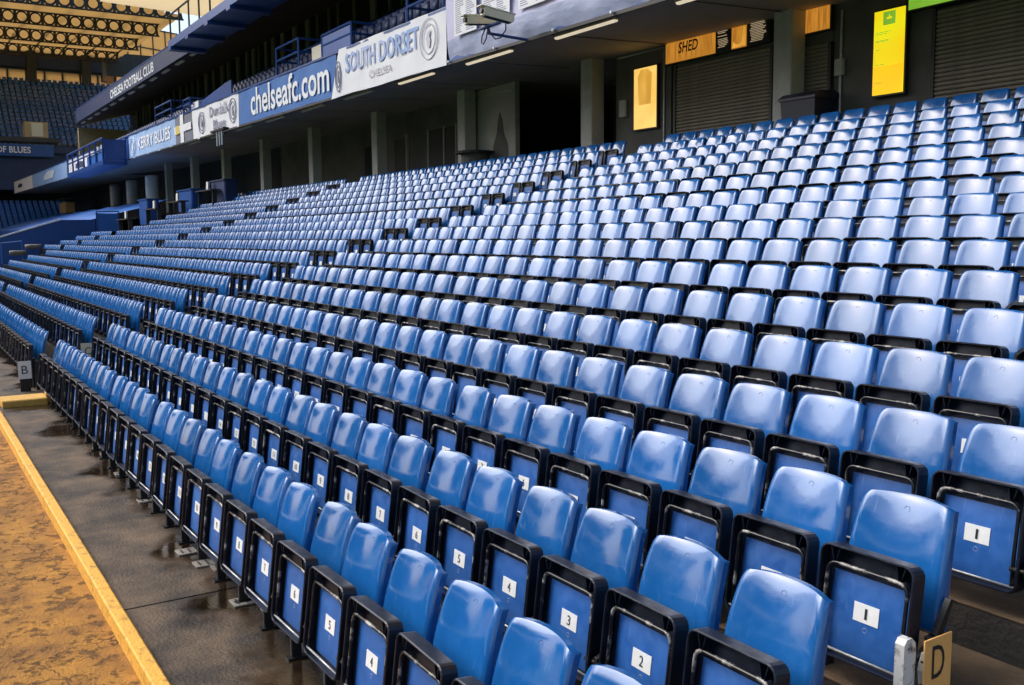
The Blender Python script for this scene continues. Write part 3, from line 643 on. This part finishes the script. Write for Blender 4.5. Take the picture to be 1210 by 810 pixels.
# cctv pair
t = thing('cctv_cameras', 'pair of cream security cameras on a blue arm in front of the lilac tarpaulin', 'cctv camera', (-15.76, 9.9, 6.5))
part('arm', MB().tube([(0,.05,.0),(-.17,-.8,.08)], .035, 6), 'blue_steel', t)
part('stem', MB().tube([(-.17,-.8,.06),(-.17,-.82,.20)], .03, 6), 'blue_steel', t)
part('cross_plate', MB().box(-.45,.30,-.90,-.80,.19,.22), 'blue_steel', t)
def housing(x, y, z, L_, tilt):
    e = [(0,0),(.02,-.015),(L_-.03,-.015),(L_,.015),(L_,.15),(0,.15)]; ca, sa = math.cos(tilt), math.sin(tilt)
    P_ = lambda q: (y+q[0]*ca-q[1]*sa, z+q[0]*sa+q[1]*ca)
    h = part('housing', MB().prism([P_(q) for q in e], 'x', x-.085, x+.085), 'cctv_cream', t)
    part('lens', MB().tube([(x, *P_((-.002,.07))), (x, *P_((-.05,.07)))], .05, 10), 'lens', h)
    part('sunshield', MB().prism([P_(q) for q in [(-.10,.152),(L_+.02,.152),(L_+.02,.172),(-.10,.172)]], 'x', x-.10, x+.10), 'cctv_cream', h)
    part('underside', MB().prism([P_(q) for q in [(.03,-.03),(L_-.05,-.03),(L_-.05,-.016),(.03,-.016)]], 'x', x-.06, x+.06), 'steel_dark', h)
housing(.15, -1.15, .36, .72, -.12); housing(-.33, -1.25, .26, .76, .10)
part('cable', MB().tube([(.18,-.6,.33),(.20,-.62,.1),(.12,-.7,-.05),(-.0,-.75,-.06),(-.1,-.8,.05),(-.14,-.82,.18)], .014, 6), 'cable', t)
part('cable', MB().tube([(-.30,-.8,.22),(-.38,-.85,.05),(-.40,-.85,-.08),(-.32,-.85,-.12),(-.24,-.83,-.02),(-.22,-.8,.18)], .014, 6), 'cable', t)
# blue railed camera positions and shields along the balcony top
def cage(label, x0, x1, h, y0=10.05, y1=11.0, panel=False):
    t = thing('balcony_railing', label, 'railing', (x0, y0, zb(x0)+1.335)); W_ = x1-x0; D_ = y1-y0
    for x, y in ((0,0),(W_,0),(0,D_),(W_,D_)): part('post', MB().tube([(x,y,-.3),(x,y,h)], .045, 6), 'blue_steel', t)
    for z in (h, h*.55):
        for a, b_ in (((0,0),(W_,0)),((W_,0),(W_,D_)),((W_,D_),(0,D_)),((0,D_),(0,0))): part('rail', MB().tube([(*a,z),(*b_,z)], .04, 6), 'blue_steel', t)
    if panel: part('panel', MB().box(.05, W_-.05, -.012, .02, .05, h*.9), 'blue_paint', t)
    return t
cage('blue tube railing cage above the middle of the website banner', -31.9, -29.7, .95)
cage('blue railing with panel above the left end of the faded banner', -27.6, -25.3, .7, panel=True)
cage('blue railing at the top edge above the faded banner', -21.6, -19.6, .8)
cage('blue railing cage above the pale blue banner', -50.6, -47.2, .85)
cage('small blue railing above the white grey-lettered banner', -44.9, -43.7, .6)
t = thing('sloping_shield', 'dark blue sloping screen wall above the white grey-lettered banner', 'screen', (-43.2, 10.3, zb(-43)+1.3))
part('panel', MB().prism([(0,0),(5.0,-.02),(5.0,.72),(4.2,.70),(0,.36)], 'y', 0, .06), 'blue_paint', t); part('box', MB().box(-.9,.3,-.1,.2,.0,.45), 'banner_white', t)
t = thing('cream_box', 'cream box with blue frame standing on the balcony right of the railing cage', 'box', (-29.2, 10.3, zb(-29)+1.3))
part('body', MB().bevel_box(0,1.6,0,.5,0,.62,.04), 'cream_plate', t); part('frame', MB().box(1.64,2.0,-.02,.5,0,.75), 'blue_paint', t)
t = thing('basketball_style_bracket', 'white pronged bracket hanging from the balcony below the white banner', 'bracket', (-37.6, 9.6, zb(-37)-.1)); t.name = 'pronged_bracket'
part('plate', MB().box(-1.0,.9,-.12,.10,.02,.10), 'frame_black', t)
for k in range(3): part('prong', MB().tube([(-.3+.35*k,-.05,.02),(-.3+.35*k,-.05,-.55)], .035, 6), 'plate_white', t)
# railed camera platform that juts out
t = thing('camera_platform', 'blue railed camera platform jutting from the balcony at the left', 'platform', (-71, 8.6, zb(-65)-.25))
part('deck', MB().box(0, 13.5, 0, 1.3, -.12, .12), 'blue_steel', t)
for k in range(7): part('post', MB().tube([(2.2*k+.15,.05,.12),(2.2*k+.15,.05,1.35)], .06, 6), 'blue_steel', t)
part('rail', MB().tube([(0,.05,1.35),(13.5,.05,1.35)], .06, 6), 'blue_steel', t); part('rail', MB().tube([(0,.05,.75),(13.5,.05,.75)], .05, 6), 'blue_steel', t)
part('end_panel', MB().box(13.4,13.5,0.1,1.3,.13,1.3), 'blue_steel', t); part('side_panel', MB().box(7.5,13.3,.12,.16,.13,.70), 'blue_bright', t)
for k, x in enumerate((9.0, 10.6, 12.0)):
    part('camera_body', MB().bevel_box(x, x+.7, .4, .8, .75, 1.2, .06), 'banner_white', t)

# ------------------------------------------------------------------ middle tier above the balcony
mt = MB()
for k in range(6):
    y0 = 10.6+.62*k; mt.box(-77, 5, y0, y0+.62 if k < 5 else 15.5, 7.2, 8.0+.34*k)
struct('middle_terrace', mt, 'wall_dark')
tiny = MB().box(-.2,.2,.0,.05,.2,.75).box(-.2,.2,-.08,.0,.25,.62)
stuff(tag(scatter('middle_tier_seats', tiny, [(x, 10.85+.62*k, 8.0+.34*k, 0) for k in range(5) for x in np.arange(-70, -17, .5)], ['navy']), 'rows of dark seats behind the balcony banners', 'seats'))
gw = thing('glazed_wall', 'dark glazed wall with pale mullions behind the middle tier', 'wall', (0, 14.0, 9.7))
part('glazing', MB().box(-77, 5, .05, .12, 0, 2.6), 'glass_dark', gw)
x = -17.
q = random.Random(3)
while x > -75:
    wd = q.choice([.10, .12, .3, .45]); part('mullion', MB().box(x, x+wd, -.06, .04, 0, 2.4), 'mullion', gw); x -= q.choice([1.0, 1.3, 1.6])
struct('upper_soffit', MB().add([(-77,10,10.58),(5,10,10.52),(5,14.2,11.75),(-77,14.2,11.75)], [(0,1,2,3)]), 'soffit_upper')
ub = thing('upper_balcony', 'grey upper balcony front with pale club lettering', 'balcony', (0, 10, 10.5))
part('fascia', MB().add([(-75,-.05,.18),(5,-.05,0),(5,.1,0),(-75,.1,.18),(-75,-.05,1.03),(5,-.05,.76),(5,.1,.76),(-75,.1,1.03)], [(3,2,1,0),(4,5,6,7),(0,1,5,4),(1,2,6,5),(2,3,7,6),(3,0,4,7)]), 'navy', ub)
part('rail', MB().tube([(-75,.0,1.09),(5,0,.82)], .05, 6), 'blue_steel', ub)
link('lettering', text_mesh('CHELSEA FOOTBALL CLUB', 11.6, .50, 'letter_white'), ub, (-61.6, -.07, .26))
part('white_panel', MB().box(-43.5, -40.2, -.08, -.055, .10, .80), 'banner_white', ub)
for k in range(17): part('strip_light', MB().box(-74+2.75*k, -72.7+2.75*k, .12, .28, .05, .11), 'plate_white', ub)
struct('upper_terrace', MB().add([(-76,10.2,11.2),(5,10.2,11.0),(5,24,19.5),(-76,24,19.5)], [(0,1,2,3)]), 'navy')
g = thing('blue_gantry', 'dark blue hanging gantry with ribs below at the top left', 'gantry', (-41, 8.55, 10.28))
part('deck', MB().box(0, 15.5, 0, 1.45, 0, .30), 'blue_paint', g)
for k in range(6): part('rib', MB().box(.2+2.8*k, .65+2.8*k, -.06, 1.40, -.14, -.004), 'blue_steel', g)
for k in range(5): part('post', MB().tube([(.1+1.5*k,.1,.3),(.1+1.5*k,.1,1.35)], .04, 6), 'steel_dark', g)
part('rail', MB().tube([(0,.1,1.35),(15.5,.1,1.35)], .04, 6), 'steel_dark', g)

# ------------------------------------------------------------------ far left: end of the block
t = thing('blue_side_wall', 'tall blue side wall with pale sloping cap at the far end of the rows', 'wall', (-53.2, 0, 0))
part('panel', MB().prism([(2.2,.6),(2.2,2.28),(3.1,2.56),(5.7,3.36),(7.3,3.38),(7.3,2.2),(4.5,1.4)], 'x', -.12, 0), 'blue_paint', t)
part('cap', MB().prism([(2.2,2.285),(3.1,2.565),(5.7,3.365),(5.7,3.44),(3.1,2.64),(2.2,2.36)], 'x', -.2, .05), 'banner_white', t)
t = thing('blue_gate', 'blue railed gate panel at the top of the far side wall', 'gate', (-53.0, 7.35, 2.75))
part('panel', MB().box(-.05,0,0,1.1,0,.95), 'blue_bright', t); part('rail', MB().tube([(0,0,1.05),(0,1.1,1.05)], .03, 6), 'blue_steel', t)
for y in (0, 1.1): part('post', MB().tube([(0,y,0),(0,y,1.05)], .035, 6), 'blue_steel', t)
t = thing('far_handrail', 'thin blue handrail at the left edge in front of the side wall', 'railing', (-50.5, 2.6, 1.2))
for y in (0, .9): part('post', MB().tube([(0,y,0),(0,y,1.0+.1*y)], .03, 6), 'blue_bright', t)
part('rail', MB().tube([(0,0,1.0),(0,.9,1.09)], .03, 6), 'blue_bright', t)
for x, y, z, lab in ((-51.5, 4.1, 2.0, 'rolled grey cover at the left end above a seat row'), (-50.4, 3.3, 1.72, 'rolled grey cover at the left edge, lower of two')):
    tag(link('rolled_cover', MB().tube([(0,-.36,0),(0,-.1,.02),(0,.15,.01),(0,.36,.03)], .12, 10).mesh('rolled_cover', 'mullion', True), None, (x, y, z)), lab, 'cover')
for x, y, z, wd, h, m_, lab in [(-52.5, 9.6, 3.7, 2.0, 1.15, 'blue_paint', 'blue box stand at the far end, largest of the three'), (-46.5, 10.3, 4.25, 2.6, .65, 'blue_paint', 'blue box above the far aisle, middle of three'), (-42.9, 10.9, 4.6, 2.2, .55, 'navy', 'dark blue box above the far aisle nearest the columns')]:
    t = thing('blue_box', lab, 'box', (x, y, z)); h *= .6; part('body', MB().bevel_box(-wd/2, wd/2, 0, .6, -.6, h, .05), m_, t); part('lid', MB().box(-wd/2-.05, wd/2+.05, -.05, .65, h+.002, h+.06), m_, t)
for k, (x, y, z) in enumerate([(-49.5, 8.1, 2.75), (-47.3, 9.0, 3.2), (-45.6, 9.7, 3.5), (-43.6, 10.6, 3.95)]):
    t = thing('press_desk', f'dark desk with white chairs beyond the far aisle, {ordw(k+1)} from the left', 'desk', (x, y, z), 'desks beyond the far aisle')
    part('top', MB().box(-1.3, 1.3, -.2, .25, .55, .60), 'steel_dark', t)
    for j in (-.9, -.3, .3, .9): part('chair_back', MB().prism([(-.18,.62),(.16,.62),(.2,.98),(-.12,.98)], 'y', .02+.01*j, .08+.01*j), 'plate_white', t)
    for j in (-1.2, 1.2): part('leg', MB().box(j-.03, j+.03, -.1, .1, -.2, .548), 'steel_dark', t)
cv = thing('blue_cover', 'broad bright blue sheet covering the rows beyond the far side wall', 'cover', (-54, 0, 0))
part('sheet', MB().grid([[(x, 6.2+.9*f*6, 3.05+.26*f*6+.05*math.sin(x*.9+f*7)) for x in np.arange(-60, .1, 2)] for f in np.linspace(0, 1, 7)]), 'blue_bright', cv, smooth=True)
part('front_band', MB().box(-60, 0, 6.05, 6.18, 2.2, 3.10), 'blue_paint', cv)
for k in range(3):
    t = thing('standing_cover', ['pale draped standing shape in the dark far concourse', 'dim draped shape left of the pale one in the concourse', 'dim draped shape farthest left in the concourse'][k], 'cover', (-63-6*k, 12.4, 4.35))
    part('drape', MB().tube([(0,0,0),(.05,0,.6),(0,0,1.2),(.02,0,1.75),(0,0,1.95)], .42, 9), ['plate_white', 'wall_pale', 'mullion'][k], t, smooth=True)

# ------------------------------------------------------------------ the stand across the end of the pitch
es = thing('end_stand', 'dark stand at the far left with blue seats, glazed back wall and lettered fascia', 'stand', (-122, 0, 0))
dk = MB()
for k in range(17): dk.box(-.62*(k+1) if k < 16 else -16, -.62*k, -60, 32, 8 if k else 12.2, 13.0+.54*k)
part('upper_deck', dk, 'navy', es)
lk = MB()
for k in range(9): lk.box(2-.8*(k+1) if k < 8 else -14, 2-.8*k, -60, 15.9, 0, 3.2+.42*k)
part('lower_deck', lk, 'navy', es)
part('rear_wall', MB().box(-14.6, -14.1, -60, 33, .5, 12.1), 'void', es); part('fascia', MB().box(.05, .25, -60, 14.5, 11.75, 13.1), 'blue_paint', es)
link('lettering', text_mesh('OF BLUES', 3.5, .72, 'letter_white', 'x'), es, (.27, 8.6, 12.1))
part('back_wall', MB().box(-11.0, -10.6, -60, 33, 23.05, 26), 'steel_dark', es); part('back_wall', MB().box(-11.0, -10.6, -60, 3.0, 21.6, 23.046), 'steel_dark', es)
for k in range(9): part('window', MB().box(-10.58, -10.5, 5.2+2.05*k, 7.1+2.05*k, 21.7, 23.0), 'roof_sheet', es)
for k in range(10): part('wall_post', MB().box(-10.75, -10.45, 5.02+2.05*k, 5.22+2.05*k, 21.6, 23.04), 'steel_dark', es)
part('wall_beam', MB().box(-10.5, -10.2, -60, 22, 23.3, 24.6), 'navy', es)
for y in (3.2, 13.4, 19.6): part('pillar', MB().box(-10.2, -9.5, y, y+1.0, 21.5, 26), 'steel_dark', es)
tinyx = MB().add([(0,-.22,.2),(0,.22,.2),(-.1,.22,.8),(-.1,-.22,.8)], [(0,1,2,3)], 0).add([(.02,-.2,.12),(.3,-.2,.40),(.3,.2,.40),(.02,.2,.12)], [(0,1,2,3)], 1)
stuff(tag(scatter('end_stand_upper_seats', tinyx, [(-122-.62*k-.35, y, 13.0+.54*k, 0) for k in range(16) for y in np.arange(4, 24, .62)], ['seat_blue_far', 'galv']), 'rows of blue seats on the upper deck of the far stand', 'seats'))  # pale metal facets paint white glints onto the blue seats
stuff(tag(scatter('end_stand_lower_seats', tinyx, [(-120-.8*k-.4, y, 3.2+.42*k, 0) for k in range(8) for y in np.arange(4, 16, .62)], ['blue_bright', 'blue_paint']), 'blue seats on the lower deck of the far stand', 'seats'))
# corner glazing between the two stands
cg = thing('corner_glazing', 'tall cream corner glazing between the far stand and the upper balcony', 'window', (-132.4, 22, 22.2)); cg.rotation_euler = (0, 0, math.radians(24))
for r in range(3):
    for c in range(6): part('pane', MB().box(.0, .08, .12+1.95*c, 1.92+1.95*c, .1+2.6*r, 2.55+2.6*r), 'roof_sheet', cg)
for c in range(7): part('mullion', MB().box(-.1, .14, -.06+1.95*c, .08+1.95*c, 0, 7.9), 'steel_dark', cg)
for r in range(4): part('transom', MB().box(-.06, .12, 0, 11.8, -.06+2.6*r, .08+2.6*r), 'steel_dark', cg)
t = thing('corner_wall', 'tan lit wall closing the far end of the middle tier', 'wall', (-77.1, 0, 0)); part('panel', MB().box(-.3, 0, 10.4, 14.0, 8.2, 10.55), 'tan', t); part('return', MB().box(-1.5, -.31, 10.5, 14, 8.2, 10.4), 'steel_dark', t)
t = thing('corner_box', 'cream fronted camera box at the corner of the far stand', 'box', (-112, 10.6, 13.0)); part('body', MB().box(-2, 0, 0, 2.2, 0, 1.6), 'tan', t); part('front', MB().box(.02, .06, .6, 1.7, .1, 1.5), 'cream_plate', t); part('shelf', MB().box(-2.2, .6, -2.6, 3.2, -.5, -.05), 'steel_dark', t)
t = thing('orange_stall', 'small orange fronted stall under the far end of the balcony', 'stall', (-104, 12.4, 4.9)); part('counter', MB().box(0, 4.0, 0, .8, 0, 1.0), 'orange_seat', t); part('canopy', MB().box(-.2, 4.2, -.2, 1, 1.3, 1.4), 'steel_dark', t)
# roof of the end stand: translucent sheets carried on castellated beams
er = thing('end_roof', 'far stand roof of cream translucent sheets on perforated dark beams', 'roof', (0, 0, 0))
for k in range(8): part('roof_sheet', MB().box(-134.5+5*k, -129.6+5*k, -40, 24 if k < 7 else 22, 25.2-.13*k, 25.28-.13*k), 'roof_sheet', er)
def beam(x, z, y0, y1):
    b_ = part('perforated_beam', MB().box(x-.2, x+.2, y0, y1, z-.03, z+.05).box(x-.2, x+.2, y0, y1, z-1.22, z-1.14), 'steel_dark', er)
    y = y0+.6; mb = MB()
    while y < y1:
        mb.tube([(x, y+.50*math.cos(a), z-.585+.50*math.sin(a)) for a in np.linspace(0, 2*PI, 16, endpoint=False)], .10, 4, closed=True)
        mb.prism([(y+.45, z-.05), (y+.75, z-.05), (y+.64, z-.585), (y+.75, z-1.13), (y+.45, z-1.13), (y+.56, z-.585)], 'x', x-.05, x+.05); y += 1.2
    part('web_ring', mb, 'steel_dark', b_)
for x, z in ((-95, 24.2), (-105, 24.4), (-115, 24.6), (-126, 24.9)): beam(x, z, 0, 23)
for y in np.arange(2, 24, 3.0): part('purlin', MB().box(-134, -92, y-.08, y+.08, 24.95, 25.05), 'steel_dark', er)
# this stand's own roof; its unseen deck is shaped to darken seat reflections
rr = thing('stand_roof', 'pale translucent roof over this stand seen at the top left corner', 'roof', (0, 0, 0))
x = -92
while x < 12:
    part('roof_sheet', MB().add([(x+.1,15,23.2),(x+7.9,15,23.2),(x+7.9,34,22.5),(x+.1,34,22.5)], [(0,1,2,3)]), 'roof_sheet', rr)
    if x > -66: part('unseen_roof_deck', MB().add([(x+.1,-2,24.4),(x+7.9,-2,24.4),(x+7.9,14.95,23.2),(x+.1,14.95,23.2)], [(0,1,2,3)]), 'soffit_upper', rr)
    if x > -66: part('rafter', MB().add([(x-.2,-2,23.6),(x+.08,-2,23.6),(x+.08,34,21.9),(x-.2,34,21.9),(x-.2,-2,24.38),(x+.08,-2,24.38),(x+.08,34,22.45),(x-.2,34,22.45)], [(3,2,1,0),(4,5,6,7),(0,1,5,4),(1,2,6,5),(2,3,7,6),(3,0,4,7)]), 'steel_dark', rr)
    x += 8
# the stand across the pitch, which the seats mirror
op = thing('opposite_stand', 'stand across the pitch, behind the camera', 'stand', (-50, -82, 0))
ob = MB()
for k in range(28): ob.box(-70, 75, -1.0*(k+1) if k < 27 else -38, -1.0*k, 0, 1.5+.85*k)
part('seating', ob, 'blue_paint', op); part('roof', MB().box(-72, 77, -40, 4, 29.0, 31.0), 'steel_dark', op)
